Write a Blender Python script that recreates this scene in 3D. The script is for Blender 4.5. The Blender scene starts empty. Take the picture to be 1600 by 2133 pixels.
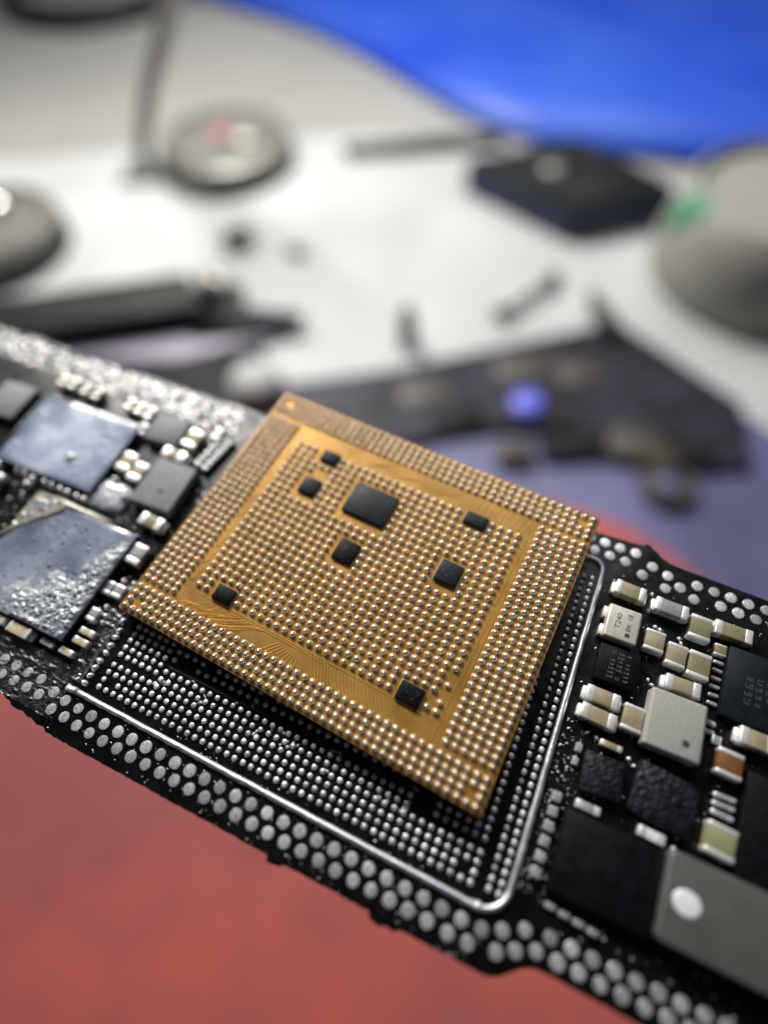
import bpy, bmesh, math, random
from mathutils import Vector, Matrix, noise
random.seed(7)
R = math.radians
scene = bpy.context.scene
COL = scene.collection
# Units: 1 Blender unit = 1 mm.  The circuit board's top face is z = 0.

# ------------------------------------------------------------------ camera
cam = bpy.data.cameras.new("camera")
camo = bpy.data.objects.new("camera", cam); COL.objects.link(camo)
right = Vector((0.90885604, 0.41504286, -0.04147435))
down = Vector((0.34044742, -0.79558546, -0.50113804))
fwd = Vector((-0.24099016, 0.4413425, -0.86437292))
M = Matrix((right, -down, -fwd)).transposed().to_4x4()
M.translation = Vector((12.0066, 0.3296, 20.137))
camo.matrix_world = M
cam.sensor_fit = 'HORIZONTAL'; cam.sensor_width = 36.0
cam.lens = 36.0 * 1171.0 / 1600.0
cam.clip_start = 0.5; cam.clip_end = 4000
cam.dof.use_dof = True; cam.dof.focus_distance = 19.7
cam.dof.aperture_fstop = cam.lens / 1000.0 / 1.22
scene.camera = camo

# ------------------------------------------------------------------ world, lamps, exposure
world = bpy.data.worlds.new("World"); scene.world = world; world.use_nodes = True
bgn = world.node_tree.nodes["Background"]
bgn.inputs[0].default_value = (0.72, 0.80, 1.0, 1); bgn.inputs[1].default_value = 0.052

def area_lamp(name, loc, aim, sx, sy, power, col):
    l = bpy.data.lights.new(name, 'AREA'); l.shape = 'RECTANGLE'; l.size = sx; l.size_y = sy
    l.energy = power; l.color = col
    o = bpy.data.objects.new(name, l); COL.objects.link(o); o.location = loc
    o.rotation_euler = (Vector(aim) - Vector(loc)).to_track_quat('-Z', 'Y').to_euler()
    return o
# the daylight window behind and to the left of the bench
area_lamp("window_light", (-136, 148, 120), (2, 8, 0), 70, 62, 0.76e6, (1.0, 0.965, 0.91))
# cool fill lamp added over the back of the bench to brighten it
area_lamp("back_fill", (-30, 270, 250), (0, 130, -60), 120, 120, 0.44e6, (0.92, 0.95, 1.0))

vs = scene.view_settings
vs.view_transform = 'Standard'; vs.look = 'None'; vs.exposure = 0.12; vs.gamma = 1.0; vs.use_curve_mapping = False
scene.cycles.use_denoising = True
scene.cycles.max_bounces = 8

# ------------------------------------------------------------------ materials
MATS = {}
def mat(name, base, rough=0.5, metal=0.0, var=0.0, vscale=3.0, bump=0.0, bscale=20.0, rvar=0.0, coat=0.0,
        spec=0.5, col2=None, stretch=(1, 1, 1), detail=4.0, trans=0.0, bdist=0.02, ovar=0.0):
    m = bpy.data.materials.new(name); m.use_nodes = True
    nt = m.node_tree; b = nt.nodes["Principled BSDF"]
    b.inputs["Base Color"].default_value = (*base, 1); b.inputs["Roughness"].default_value = rough
    b.inputs["Metallic"].default_value = metal; b.inputs["Specular IOR Level"].default_value = spec
    b.inputs["Coat Weight"].default_value = coat; b.inputs["Coat Roughness"].default_value = 0.12
    b.inputs["Transmission Weight"].default_value = trans
    tc = nt.nodes.new("ShaderNodeTexCoord"); mp = nt.nodes.new("ShaderNodeMapping")
    mp.inputs["Scale"].default_value = stretch
    nt.links.new(tc.outputs["Object"], mp.inputs["Vector"])
    oi = nt.nodes.new("ShaderNodeObjectInfo")
    ad = nt.nodes.new("ShaderNodeVectorMath"); ad.operation = 'ADD'
    sc = nt.nodes.new("ShaderNodeVectorMath"); sc.operation = 'SCALE'; sc.inputs["Scale"].default_value = 37.0
    cb = nt.nodes.new("ShaderNodeCombineXYZ")
    for i in range(3): nt.links.new(oi.outputs["Random"], cb.inputs[i])
    nt.links.new(cb.outputs[0], sc.inputs[0]); nt.links.new(mp.outputs[0], ad.inputs[0]); nt.links.new(sc.outputs[0], ad.inputs[1])
    if var > 0 or col2:
        n = nt.nodes.new("ShaderNodeTexNoise"); n.inputs["Scale"].default_value = vscale; n.inputs["Detail"].default_value = detail
        nt.links.new(ad.outputs[0], n.inputs["Vector"])
        r = nt.nodes.new("ShaderNodeValToRGB")
        c2 = col2 if col2 else tuple(min(1, c * (1 + var)) for c in base)
        c1 = base if col2 else tuple(c * (1 - var) for c in base)
        r.color_ramp.elements[0].position = 0.36; r.color_ramp.elements[1].position = 0.66
        r.color_ramp.elements[0].color = (*c1, 1); r.color_ramp.elements[1].color = (*c2, 1)
        nt.links.new(n.outputs[0], r.inputs[0]); nt.links.new(r.outputs[0], b.inputs["Base Color"])
    if ovar > 0:      # every piece a little lighter or darker than the next
        hv = nt.nodes.new("ShaderNodeHueSaturation"); mo = nt.nodes.new("ShaderNodeMapRange")
        mo.inputs[3].default_value = 1 - ovar; mo.inputs[4].default_value = 1 + 0.35 * ovar
        nt.links.new(oi.outputs["Random"], mo.inputs[0]); nt.links.new(mo.outputs[0], hv.inputs["Value"])
        nt.links.new(b.inputs["Base Color"].links[0].from_socket, hv.inputs["Color"]); nt.links.new(hv.outputs[0], b.inputs["Base Color"])
    if rvar > 0:
        n2 = nt.nodes.new("ShaderNodeTexNoise"); n2.inputs["Scale"].default_value = vscale * 2.3; n2.inputs["Detail"].default_value = 5
        nt.links.new(ad.outputs[0], n2.inputs["Vector"])
        mr = nt.nodes.new("ShaderNodeMapRange"); mr.inputs[1].default_value = 0.3; mr.inputs[2].default_value = 0.7
        mr.inputs[3].default_value = max(0.03, rough - rvar); mr.inputs[4].default_value = min(1, rough + rvar)
        nt.links.new(n2.outputs[0], mr.inputs[0]); nt.links.new(mr.outputs[0], b.inputs["Roughness"])
    if bump > 0:
        n3 = nt.nodes.new("ShaderNodeTexNoise"); n3.inputs["Scale"].default_value = bscale; n3.inputs["Detail"].default_value = 4
        nt.links.new(ad.outputs[0], n3.inputs["Vector"])
        bp = nt.nodes.new("ShaderNodeBump"); bp.inputs["Strength"].default_value = bump; bp.inputs["Distance"].default_value = bdist
        nt.links.new(n3.outputs[0], bp.inputs["Height"]); nt.links.new(bp.outputs[0], b.inputs["Normal"])
    MATS[name] = m
    return m

mat("gold_mask", (0.40, 0.212, 0.043), rough=0.40, metal=0.45, var=0.16, vscale=0.55, bump=0.22, bscale=9, stretch=(1, 1, 1), rvar=0.1, spec=0.5)
mat("gold_trace", (0.86, 0.50, 0.13), rough=0.3, metal=0.6, var=0.1, vscale=2)
mat("gold_edge", (0.36, 0.165, 0.028), rough=0.42, metal=0.3, var=0.25, vscale=1.6, bump=0.3, bscale=14, stretch=(0.3, 0.3, 6))
mat("gold_line", (0.07, 0.03, 0.006), rough=0.5, metal=0.2)
mat("solder_ball", (0.76, 0.69, 0.60), rough=0.33, metal=0.93, var=0.14, vscale=6, bump=0.14, bscale=14, rvar=0.10, ovar=0.14)
mat("cap_fillet", (0.34, 0.22, 0.10), rough=0.5, metal=0.3, var=0.3, vscale=6)
mat("ball_ring", (0.55, 0.36, 0.19), rough=0.32, metal=0.6)
mat("tin_pad", (0.74, 0.75, 0.75), rough=0.38, metal=0.66, var=0.30, vscale=7, bump=0.45, bscale=16, stretch=(1, 2.6, 1), rvar=0.14, ovar=0.42)
mat("tin_dull", (0.46, 0.47, 0.46), rough=0.5, metal=0.6, var=0.35, vscale=9, bump=0.6, bscale=22, rvar=0.15)
mat("tin_rail", (0.70, 0.71, 0.71), rough=0.42, metal=0.92, var=0.10, vscale=2.5, bump=0.4, bscale=20, stretch=(0.6, 0.6, 1), rvar=0.12)
mat("tin_end", (0.86, 0.85, 0.82), rough=0.38, metal=0.55, var=0.10, vscale=3, bump=0.25, bscale=12, rvar=0.1)
mat("board_mask", (0.0045, 0.0042, 0.0042), rough=0.34, var=0.35, vscale=1.2, bump=0.35, bscale=11, rvar=0.12, spec=0.22)
mat("board_side", (0.022, 0.018, 0.014), rough=0.75, var=0.5, vscale=5, bump=0.8, bscale=14)
mat("flux_crust", (0.012, 0.012, 0.013), rough=0.30, var=0.4, vscale=4, bump=0.9, bscale=18, rvar=0.2, spec=0.8, coat=0.5)
mat("flux_bright", (0.10, 0.10, 0.092), rough=0.30, metal=0.15, var=0.45, vscale=2.2, bump=0.9, bscale=10, rvar=0.18, spec=0.8, coat=0.8)
mat("flux_sky_film", (0.080, 0.105, 0.165), rough=0.34, col2=(0.25, 0.29, 0.36), vscale=0.5, bump=0.25, bscale=7, rvar=0.16, coat=0.7, spec=0.7)
mat("flux_sky_glaze", (0.17, 0.215, 0.32), rough=0.36, col2=(0.44, 0.50, 0.62), vscale=0.42, bump=0.25, bscale=7, rvar=0.16, coat=0.6, spec=0.7)
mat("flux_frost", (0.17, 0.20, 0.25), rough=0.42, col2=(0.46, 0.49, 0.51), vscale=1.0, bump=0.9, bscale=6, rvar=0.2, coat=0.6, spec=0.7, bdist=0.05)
mat("flux_cream", (0.42, 0.39, 0.32), rough=0.34, col2=(0.20, 0.19, 0.155), vscale=1.6, bump=0.7, bscale=6, coat=0.6, rvar=0.15)
mat("ic_black", (0.0042, 0.0046, 0.006), rough=0.46, var=0.4, vscale=3, bump=0.4, bscale=26, rvar=0.12, spec=0.14)
mat("ic_blueblack", (0.006, 0.0105, 0.014), rough=0.46, var=0.3, vscale=2, bump=0.25, bscale=26, rvar=0.1, spec=0.22)
mat("ic_rough", (0.009, 0.010, 0.014), rough=0.36, var=0.6, vscale=2.4, bump=1.0, bscale=6, rvar=0.2, bdist=0.08, spec=0.3)
mat("ic_grey", (0.19, 0.205, 0.21), rough=0.6, var=0.16, vscale=5, bump=0.4, bscale=30, rvar=0.08)
mat("inductor_grey", (0.33, 0.33, 0.30), rough=0.62, var=0.10, vscale=11, bump=0.35, bscale=30)
mat("can_cream", (0.55, 0.53, 0.44), rough=0.42, metal=0.25, var=0.10, vscale=2, bump=0.25, bscale=22, stretch=(3, 0.7, 1))
mat("steel_plate", (0.15, 0.148, 0.135), rough=0.45, metal=0.55, var=0.08, vscale=1.2, bump=0.15, bscale=22)
mat("white_glint", (0.85, 0.87, 0.90), rough=0.35, metal=0.2, var=0.06, vscale=3)
mat("cap_tan", (0.31, 0.262, 0.165), rough=0.5, var=0.16, vscale=2.2, bump=0.2, bscale=20)
mat("cap_olive", (0.225, 0.20, 0.105), rough=0.45, var=0.2, vscale=2.2, bump=0.2, bscale=20)
mat("cap_grey", (0.27, 0.275, 0.28), rough=0.5, var=0.12, vscale=2.2, bump=0.2, bscale=20)
mat("cap_brown", (0.17, 0.075, 0.022), rough=0.45, var=0.25, vscale=1.6)
mat("cap_green", (0.27, 0.27, 0.14), rough=0.45, var=0.12, vscale=1.6)
mat("cap_yellow", (0.50, 0.42, 0.25), rough=0.45, var=0.14, vscale=1.6)
mat("ink", (0.035, 0.035, 0.03), rough=0.7)
mat("laser_mark", (0.10, 0.105, 0.105), rough=0.7)
mat("dot_dark", (0.03, 0.03, 0.03), rough=0.7)
# background
mat("desk_grey", (0.34, 0.335, 0.315), rough=0.6, var=0.08, vscale=0.02, bump=0.1, bscale=0.6)
mat("white_cloth", (0.51, 0.52, 0.51), rough=0.75, var=0.10, vscale=0.035, bump=0.15, bscale=0.4)
mat("blue_mat", (0.016, 0.070, 0.60), rough=0.42, col2=(0.06, 0.16, 0.68), vscale=0.011, spec=0.3, bump=0.25, bscale=0.12)
mat("red_mat", (0.50, 0.105, 0.078), rough=0.55, col2=(0.30, 0.075, 0.078), vscale=0.045, bump=0.1, bscale=0.5, detail=3)
mat("violet_shell", (0.125, 0.125, 0.25), rough=0.42, var=0.22, vscale=0.06, bump=0.1, bscale=0.4)
mat("dark_shell", (0.020, 0.019, 0.022), rough=0.65, var=0.5, vscale=0.12, spec=0.15)
mat("bezel_shell", (0.045, 0.043, 0.062), rough=0.5, col2=(0.016, 0.015, 0.018), vscale=0.10, spec=0.2)
mat("brown_part", (0.055, 0.045, 0.03), rough=0.5, var=0.4, vscale=0.2)
mat("black_plastic", (0.014, 0.016, 0.015), rough=0.55, var=0.4, vscale=0.1, spec=0.2)
mat("navy_side", (0.008, 0.022, 0.07), rough=0.4, var=0.3, vscale=0.1)
mat("tin_metal", (0.30, 0.29, 0.26), rough=0.42, metal=0.55, var=0.12, vscale=0.05)
mat("dark_metal", (0.05, 0.048, 0.045), rough=0.45, metal=0.5, var=0.2, vscale=0.1)
mat("chrome", (0.85, 0.84, 0.80), rough=0.15, metal=1.0)
mat("pink_reflection", (0.55, 0.18, 0.20), rough=0.5)
mat("cup_grey", (0.33, 0.325, 0.29), rough=0.5, var=0.1, vscale=0.04)
mat("green_label", (0.07, 0.27, 0.15), rough=0.5, var=0.2, vscale=0.1)
mat("grey_rubber", (0.24, 0.235, 0.215), rough=0.55, var=0.1, vscale=0.1)
mat("black_rubber", (0.010, 0.011, 0.012), rough=0.5, var=0.2, vscale=0.1)
mat("bright_blue", (0.15, 0.17, 0.78), rough=0.35, var=0.1, vscale=0.2)
mat("pale_lens", (0.60, 0.62, 0.72), rough=0.25, var=0.08, vscale=0.2)
mat("lilac_strip", (0.33, 0.30, 0.40), rough=0.5, var=0.1, vscale=0.1)

# ------------------------------------------------------------------ helpers
def link(o, parent=None):
    COL.objects.link(o)
    if parent: o.parent = parent
    return o
def mesh(name, verts, faces, m=None, smooth=False):
    me = bpy.data.meshes.new(name); me.from_pydata(verts, [], faces); me.update()
    if m: me.materials.append(MATS[m])
    if smooth: me.polygons.foreach_set("use_smooth", [True] * len(me.polygons))
    return me
def obj(name, me, parent=None, loc=(0, 0, 0), rot=0.0, scale=None):
    o = bpy.data.objects.new(name, me); o.location = loc; o.rotation_euler = (0, 0, rot)
    if scale: o.scale = scale
    return link(o, parent)
def thing(name, label, cat, loc=(0, 0, 0), group=None):
    o = bpy.data.objects.new(name, None); o.location = loc; link(o)
    o["label"] = label; o["category"] = cat
    if group: o["group"] = group
    return o
def tag(o, label, cat, group=None):
    o["label"] = label; o["category"] = cat
    if group: o["group"] = group
    return o
def bm_mesh(name, bm, m, smooth=False, angle=None):
    me = bpy.data.meshes.new(name); bm.normal_update(); bm.to_mesh(me); bm.free()
    me.materials.append(MATS[m])
    if smooth:
        me.polygons.foreach_set("use_smooth", [True] * len(me.polygons))
        if angle:
            try: me.set_sharp_from_angle(angle=angle)
            except Exception: pass
    return me
def rbox(name, sx, sy, sz, m, bev=0.03, seg=2, base=True):
    """rounded box, standing on z=0"""
    bm = bmesh.new(); bmesh.ops.create_cube(bm, size=1.0)
    for v in bm.verts: v.co = Vector((v.co.x * sx, v.co.y * sy, (v.co.z + (0.5 if base else 0)) * sz))
    bev = min(bev, 0.45 * min(sx, sy, sz))
    if bev > 0: bmesh.ops.bevel(bm, geom=bm.edges[:], offset=bev, segments=seg, affect='EDGES', profile=0.5)
    return bm_mesh(name, bm, m, True, R(35))
def lathe(name, prof, n, m, smooth=True, angle=None):
    """profile list of (r, z) from bottom to top"""
    V = []; F = []
    for r, z in prof:
        for i in range(n):
            a = 2 * math.pi * i / n; V.append((r * math.cos(a), r * math.sin(a), z))
    for k in range(len(prof) - 1):
        for i in range(n):
            j = (i + 1) % n
            F.append((k * n + i, k * n + j, (k + 1) * n + j, (k + 1) * n + i))
    F.append(tuple(range((len(prof) - 1) * n, len(prof) * n)))
    F.append(tuple(range(n - 1, -1, -1)))
    me = mesh(name, V, F, m, smooth)
    if angle: me.set_sharp_from_angle(angle=angle)
    return me
def dome(name, rad, h, n, rings, m, sink=0.0):
    """solder dome of radius rad and height h"""
    V = []; F = []
    for k in range(rings):
        a = (math.pi / 2) * k / rings
        for i in range(n):
            t = 2 * math.pi * (i + 0.5 * (k % 2)) / n
            V.append((rad * math.cos(a) * math.cos(t), rad * math.cos(a) * math.sin(t), h * math.sin(a) - sink))
    V.append((0, 0, h - sink))
    for k in range(rings - 1):
        for i in range(n):
            j = (i + 1) % n
            F.append((k * n + i, k * n + j, (k + 1) * n + j, (k + 1) * n + i))
    for i in range(n): F.append(((rings - 1) * n + i, (rings - 1) * n + (i + 1) % n, rings * n))
    return mesh(name, V, F, m, True)
def join(name, src, places, m):
    """copies of mesh src at places (x,y,z,rot,scale) merged into one mesh"""
    V0 = [v.co.copy() for v in src.vertices]; F0 = [tuple(p.vertices) for p in src.polygons]
    V = []; F = []
    for x, y, z, r, s in places:
        o = len(V); c, sn = math.cos(r), math.sin(r)
        for v in V0: V.append((x + s * (c * v.x - sn * v.y), y + s * (sn * v.x + c * v.y), z + s * v.z))
        F += [tuple(i + o for i in f) for f in F0]
    return mesh(name, V, F, m, True)
def poly_slab(name, pts, z0, z1, m, bev=0.0):
    bm = bmesh.new(); vs_ = [bm.verts.new((x, y, z1)) for x, y in pts]
    f = bm.faces.new(vs_); f.normal_update()
    if f.normal.z < 0: f.normal_flip()
    r = bmesh.ops.extrude_face_region(bm, geom=[f])
    low = [v for v in r['geom'] if isinstance(v, bmesh.types.BMVert)]
    for v in low: v.co.z = z0
    bmesh.ops.recalc_face_normals(bm, faces=bm.faces[:])
    if bev:
        ed = [e for e in bm.edges if all(abs(v.co.z - z1) < 1e-6 for v in e.verts)]
        bmesh.ops.bevel(bm, geom=ed, offset=bev, segments=3, affect='EDGES', profile=0.5)
    return bm_mesh(name, bm, m, True, R(35))
def round_rect(cx, cy, w, d, r, rot=0.0, n=8):
    P = []
    for qx, qy, a0 in ((1, 1, 0), (-1, 1, 90), (-1, -1, 180), (1, -1, 270)):
        for i in range(n + 1):
            a = R(a0 + 90 * i / n)
            P.append((qx * (w / 2 - r) + r * math.cos(a), qy * (d / 2 - r) + r * math.sin(a)))
    c, s = math.cos(rot), math.sin(rot)
    return [(cx + c * x - s * y, cy + s * x + c * y) for x, y in P]
def sweep(name, path, prof, m, closed=False):
    """sweep a (side, up) half profile along a flat path"""
    V = []; F = []; n = len(prof)
    for i, p in enumerate(path):
        a = Vector(path[max(i - 1, 0)]); b = Vector(path[min(i + 1, len(path) - 1)])
        t = (b - a); t.z = 0; t.normalize(); s = Vector((t.y, -t.x, 0))
        for u, v in prof: q = Vector(p) + s * u; V.append((q.x, q.y, q.z + v))
    for i in range(len(path) - 1):
        for k in range(n - 1): F.append((i * n + k, (i + 1) * n + k, (i + 1) * n + k + 1, i * n + k + 1))
    F.append(tuple(range(n))); F.append(tuple((len(path) - 1) * n + k for k in range(n - 1, -1, -1)))
    return mesh(name, V, F, m, True)
def tube(name, path, rad, m, n=10):
    V = []; F = []
    for i, p in enumerate(path):
        a = Vector(path[max(i - 1, 0)]); b = Vector(path[min(i + 1, len(path) - 1)]); t = (b - a).normalized()
        s = t.cross(Vector((0, 0, 1))); s = s.normalized() if s.length > 1e-4 else Vector((1, 0, 0)); u = s.cross(t)
        r = rad[i] if isinstance(rad, (list, tuple)) else rad
        for k in range(n):
            q = 2 * math.pi * k / n; V.append(tuple(Vector(p) + r * (math.cos(q) * s + math.sin(q) * u)))
    for i in range(len(path) - 1):
        for k in range(n):
            j = (k + 1) % n; F.append((i * n + k, i * n + j, (i + 1) * n + j, (i + 1) * n + k))
    F.append(tuple(range(n - 1, -1, -1))); F.append(tuple((len(path) - 1) * n + k for k in range(n)))
    return mesh(name, V, F, m, True)
def sheet(name, x0, x1, y0, y1, nx, ny, fz, m, inside=None):
    V = []; F = []; idx = {}
    for j in range(ny + 1):
        for i in range(nx + 1):
            x = x0 + (x1 - x0) * i / nx; y = y0 + (y1 - y0) * j / ny
            idx[i, j] = len(V); V.append((x, y, fz(x, y)))
    for j in range(ny):
        for i in range(nx):
            if inside:
                x = x0 + (x1 - x0) * (i + .5) / nx; y = y0 + (y1 - y0) * (j + .5) / ny
                if not inside(x, y): continue
            F.append((idx[i, j], idx[i + 1, j], idx[i + 1, j + 1], idx[i, j + 1]))
    return mesh(name, V, F, m, True)
def nz(x, y, s, seed=0.0): return noise.noise(Vector((x * s, y * s, seed)))

# ------------------------------------------------------------------ setting: the desk
ZD = -60.0
d = obj("desk", sheet("desk", -900, 900, -700, 1100, 4, 4, lambda x, y: ZD - 1.0, "desk_grey")); d["kind"] = "structure"

# white cloth on the desk, gently creased
def cloth_z(x, y):
    c = 2.0 * nz(x + 0.7 * y, y * 0.3, 0.035, 3) + 1.2 * nz(x, y, 0.06, 9)
    return ZD - 0.2 + max(0, 0.9 * c)
PO = Vector((-36.6, 160.9)); PD = Vector((-115.8, -59.6)).normalized()   # far hem of the cloth
V = []; F = []; NU, NV = 120, 60
PN = Vector((-PD.y, PD.x))
for a in range(NU + 1):
    for b_ in range(NV + 1):
        u = -150 + 390 * a / NU; v = 215 * b_ / NV + (1.6 * nz(u, 0, .03) if b_ == 0 else 0)
        q = PO + PD * u + PN * v
        if q.y > 150: q.y = 150 + 0.08 * (q.y - 150)
        V.append((q.x, q.y, cloth_z(q.x, q.y)))
for a in range(NU):
    for b_ in range(NV): k = a * (NV + 1) + b_; F.append((k, k + 1, k + NV + 2, k + NV + 1))
me = mesh("white_cloth", V, F, "white_cloth", True)
cl = obj("white_cloth", me); md = cl.modifiers.new("thick", 'SOLIDIFY'); md.thickness = 0.4; md.offset = -1
tag(cl, "creased white cloth spread over the grey desk in the background", "cloth")

# blue mat at the back right
fe = [(-190, 222), (-165, 214), (-145.5, 208), (-128.1, 204.7), (-108.3, 199.1), (-86.3, 189.8), (-64.7, 177.3), (-45.5, 166.3), (-29.6, 160.5), (-16.3, 159.0),
      (1.6, 160.5), (18.3, 163.0), (34.6, 165.0), (60, 167), (110, 172), (180, 180)]
V = []; F = []
for i, (x, y) in enumerate(fe):
    for k in range(13):
        v = k / 12.0
        lift = 30 * max(0, min(1, (-30 - x) / 110)) ** 1.4 * (v * (1 - 0.3 * v))  # left part raised to catch the key light and look paler
        V.append((x + 10 * v + 0.25 * v * x, y + 260 * v, ZD - 0.5 + 2.5 + lift + 1.2 * nz(x, y + 260 * v, .02, 4)))
for i in range(len(fe) - 1):
    for k in range(12): a = i * 13 + k; F.append((a, a + 13, a + 14, a + 1))
b = obj("blue_mat", mesh("blue_mat", V, F, "blue_mat", True)); md = b.modifiers.new("thick", 'SOLIDIFY'); md.thickness = 3.0; md.offset = -1
tag(b, "bright blue mat with a curved front edge at the back right of the desk", "mat")

# red slab under the circuit board
ang = R(7)
rp = [(-80, -62), (52, -62), (52, 20), (50.5, 29), (47, 35.5), (42, 40.8), (36, 45.0), (30.5, 47.6), (25, 49.0), (18, 49.2), (8, 47.0), (-10, 42), (-40, 34), (-80, 24)]
b = obj("red_mat", poly_slab("red_mat", rp, -57.2, -52, "red_mat", 1.0))
tag(b, "matte red mat with faint darker smudges below the circuit board", "mat")

# ------------------------------------------------------------------ background things
# opened violet device housing
hp = [(15.9, 91.4), (42, 79.5), (66, 40), (66, 10), (-60, 10), (-62, 38), (-34, 53), (-17.7, 64.2)]
hs = thing("device_housing", "opened violet blue device housing with dark parts, right of the blurred background", "device", (0, 0, ZD))
def hpart(name, pts, z0, z1, m, bev=0.5):
    return obj(name, poly_slab(name, pts, z0 - ZD, z1 - ZD, m, bev), hs)
hpart("shell", [(14.6, 95.0), (47, 78.5), (80, 62), (80, -10), (-70, -10), (-70, 36), (-37, 57.5), (-20, 68.5)], -59.3, -57.4, "violet_shell", 0.6)
hpart("bezel", [(14.4, 94.5), (38, 82.5), (41, 70), (33, 66.5), (21, 68), (11, 65.5), (-1, 61), (-17, 48), (-33, 38), (-50, 26), (-66, 34), (-37, 56.5), (-20, 67.5)], -57.4, -55.6, "bezel_shell", 0.4)
for x, y, w, dd, rr, m in ((-12.6, 64, 9, 5, 35, "brown_part"), (1.9, 76.5, 11, 6, 35, "brown_part"), (11, 79, 8, 6, 35, "brown_part"),
                           (-5.4, 61.0, 9, 5, 30, "dark_shell"), (24.5, 67, 11, 6, 10, "brown_part"), (14, 63, 10, 4, 28, "dark_shell"),
                           (31, 70, 9, 5, -20, "dark_shell"), (-27, 48.5, 11, 6, 38, "dark_shell"), (-42, 40, 12, 7, 38, "dark_shell"),
                           (6, 58, 6, 4, 20, "brown_part")):
    o = obj("module", rbox("module", w, dd, 2.2, m, 0.4), hs, (x, y, 2.6), R(rr))
o = obj("camera_ring", lathe("camera_ring", [(4.2, 0), (4.2, 1.6), (3.8, 2.0), (2.6, 2.0), (2.4, 1.2), (0.01, 1.1)], 32, "brown_part", True, R(40)), hs, (30.0, 61.5, 2.6))
obj("lens", dome("lens", 2.3, 0.9, 20, 4, "violet_shell"), o, (0, 0, 1.1))
obj("blue_dot", dome("blue_dot", 3.1, 1.2, 20, 4, "bright_blue"), hs, (4.8, 68.0, 4.8))
obj("blue_dot", dome("blue_dot", 2.2, 1.0, 20, 4, "bright_blue"), hs, (-9.2, 57.4, 2.6))
obj("pale_dot", dome("pale_dot", 2.7, 1.0, 20, 4, "pale_lens"), hs, (26.0, 83.0 - 3, 3.0))
obj("screw", dome("screw", 1.6, 1.0, 16, 3, "dark_metal"), hs, (36, 47.5, 2.6))

# black bar and strip on the left
o = obj("black_bar", poly_slab("black_bar", [(-110, 45), (-68.0, 72.6), (-59.5, 65.5), (-100, 38)], -59.4, -52, "black_plastic", 0.6))
tag(o, "thick black bar lying on the white cloth at the left edge", "bar")
o = obj("lilac_strip", poly_slab("lilac_strip", [(-95, 41.5), (-92, 46), (-50.5, 73.0), (-45.5, 68.5), (-60, 55)], -59.3, -57.0, "lilac_strip", 0.5))
tag(o, "flat grey lilac strip lying in front of the black bar", "strip")
o = obj("dark_tray", poly_slab("dark_tray", [(-80, 36), (-47, 63.5), (-37, 56), (-70, 28)], -59.2, -55.5, "dark_shell", 0.5))
tag(o, "low dark tray behind the top left edge of the circuit board", "tray")
o = obj("white_disc", lathe("white_disc", [(4.6, -4.5), (4.8, -2.6), (4.5, -1.4), (3.6, -0.4), (2.0, 0.3), (0.05, 0.5)], 24, "white_cloth"), None, (-40.3, 53.0, -51.0))
tag(o, "blurred round white disc resting on the dark tray", "disc")
o = obj("black_pen", tube("black_pen", [(-62, 62.5, -56.4), (-52, 68.5, -56.2), (-42.5, 73.5, -56.6)], [2.2, 2.6, 1.2], "black_rubber", 14))
tag(o, "short black rod at the right end of the lilac strip", "rod")

# round lidded tin; the dark foot models the shadow under it
def tin(name, label, loc, r, h, m1, extra):
    t = thing(name, label, "tin", loc)
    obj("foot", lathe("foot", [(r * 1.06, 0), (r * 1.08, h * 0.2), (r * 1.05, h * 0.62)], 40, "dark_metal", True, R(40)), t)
    lid = obj("lid", lathe("lid", [(r, h * 0.6), (r * 1.02, h * 0.64), (r * 1.02, h * 0.92), (r * 0.97, h), (r * 0.88, h * 0.98), (r * 0.86, h * 0.86), (0.05, h * 0.84)], 40, m1, True, R(40)), t)
    extra(t, lid, r, h)
    return t
def tin_a(t, lid, r, h):
    obj("knob", dome("knob", r * 0.36, 2.2, 24, 5, "tin_metal"), lid, (5, 2.5, h * 0.9))
    obj("colour_patch", poly_slab("colour_patch", round_rect(0, 0, 7, 4.5, 1), 0, 0.3, "pink_reflection", 0.1), lid, (-1.5, 2.5, h * 0.9), R(20))  # pinkish reflection on the lid, painted as a patch
tin("round_tin", "round metal tin with a pinkish reflection painted on its lid, its shadow modelled as a dark foot", (-92.0, 122.5, ZD - 0.2), 16.0, 6.5, "tin_metal", tin_a)
def tin_b(t, lid, r, h):
    obj("cap", dome("cap", 3.4, 2.6, 24, 5, "chrome"), lid, (-3.0, 4.5, h * 0.9))
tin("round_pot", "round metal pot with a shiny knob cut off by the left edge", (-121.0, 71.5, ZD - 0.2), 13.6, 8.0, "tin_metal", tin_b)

# grey stem on a small foot with a black cable loop at the top left
t = thing("gooseneck_stand", "slim bent grey gooseneck stand on a small dark foot, upper left", "stand", (-110.5, 110.4, ZD))
obj("foot", lathe("foot", [(6.5, 0), (6.5, 1.0), (5.5, 1.6), (2.0, 2.2), (1.4, 3.0)], 28, "grey_rubber", True, R(40)), t)
obj("clip", rbox("clip", 9, 2.2, 2.0, "black_rubber", 0.5), t, (2, -6.0, 0.1), R(30))
obj("post", tube("post", [(0, 0, 2), (2.5, 0.5, 8), (9.5, 1.8, 20), (20, 0, 31), (31, -6, 41), (44, -14, 50)], [1.6, 1.7, 1.9, 2.0, 2.0, 2.0], "grey_rubber", 14), t)
loop = []
for i in range(41):
    a = R(360 * i / 40); loop.append((-203 + 34 * math.cos(a) + 0, 207 + 33 * math.sin(a), ZD + 2.8))
o = obj("cable_loop", tube("cable_loop", loop, 2.8, "black_rubber", 10))
tag(o, "black cable coiled in a loop at the top left corner", "cable")

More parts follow.
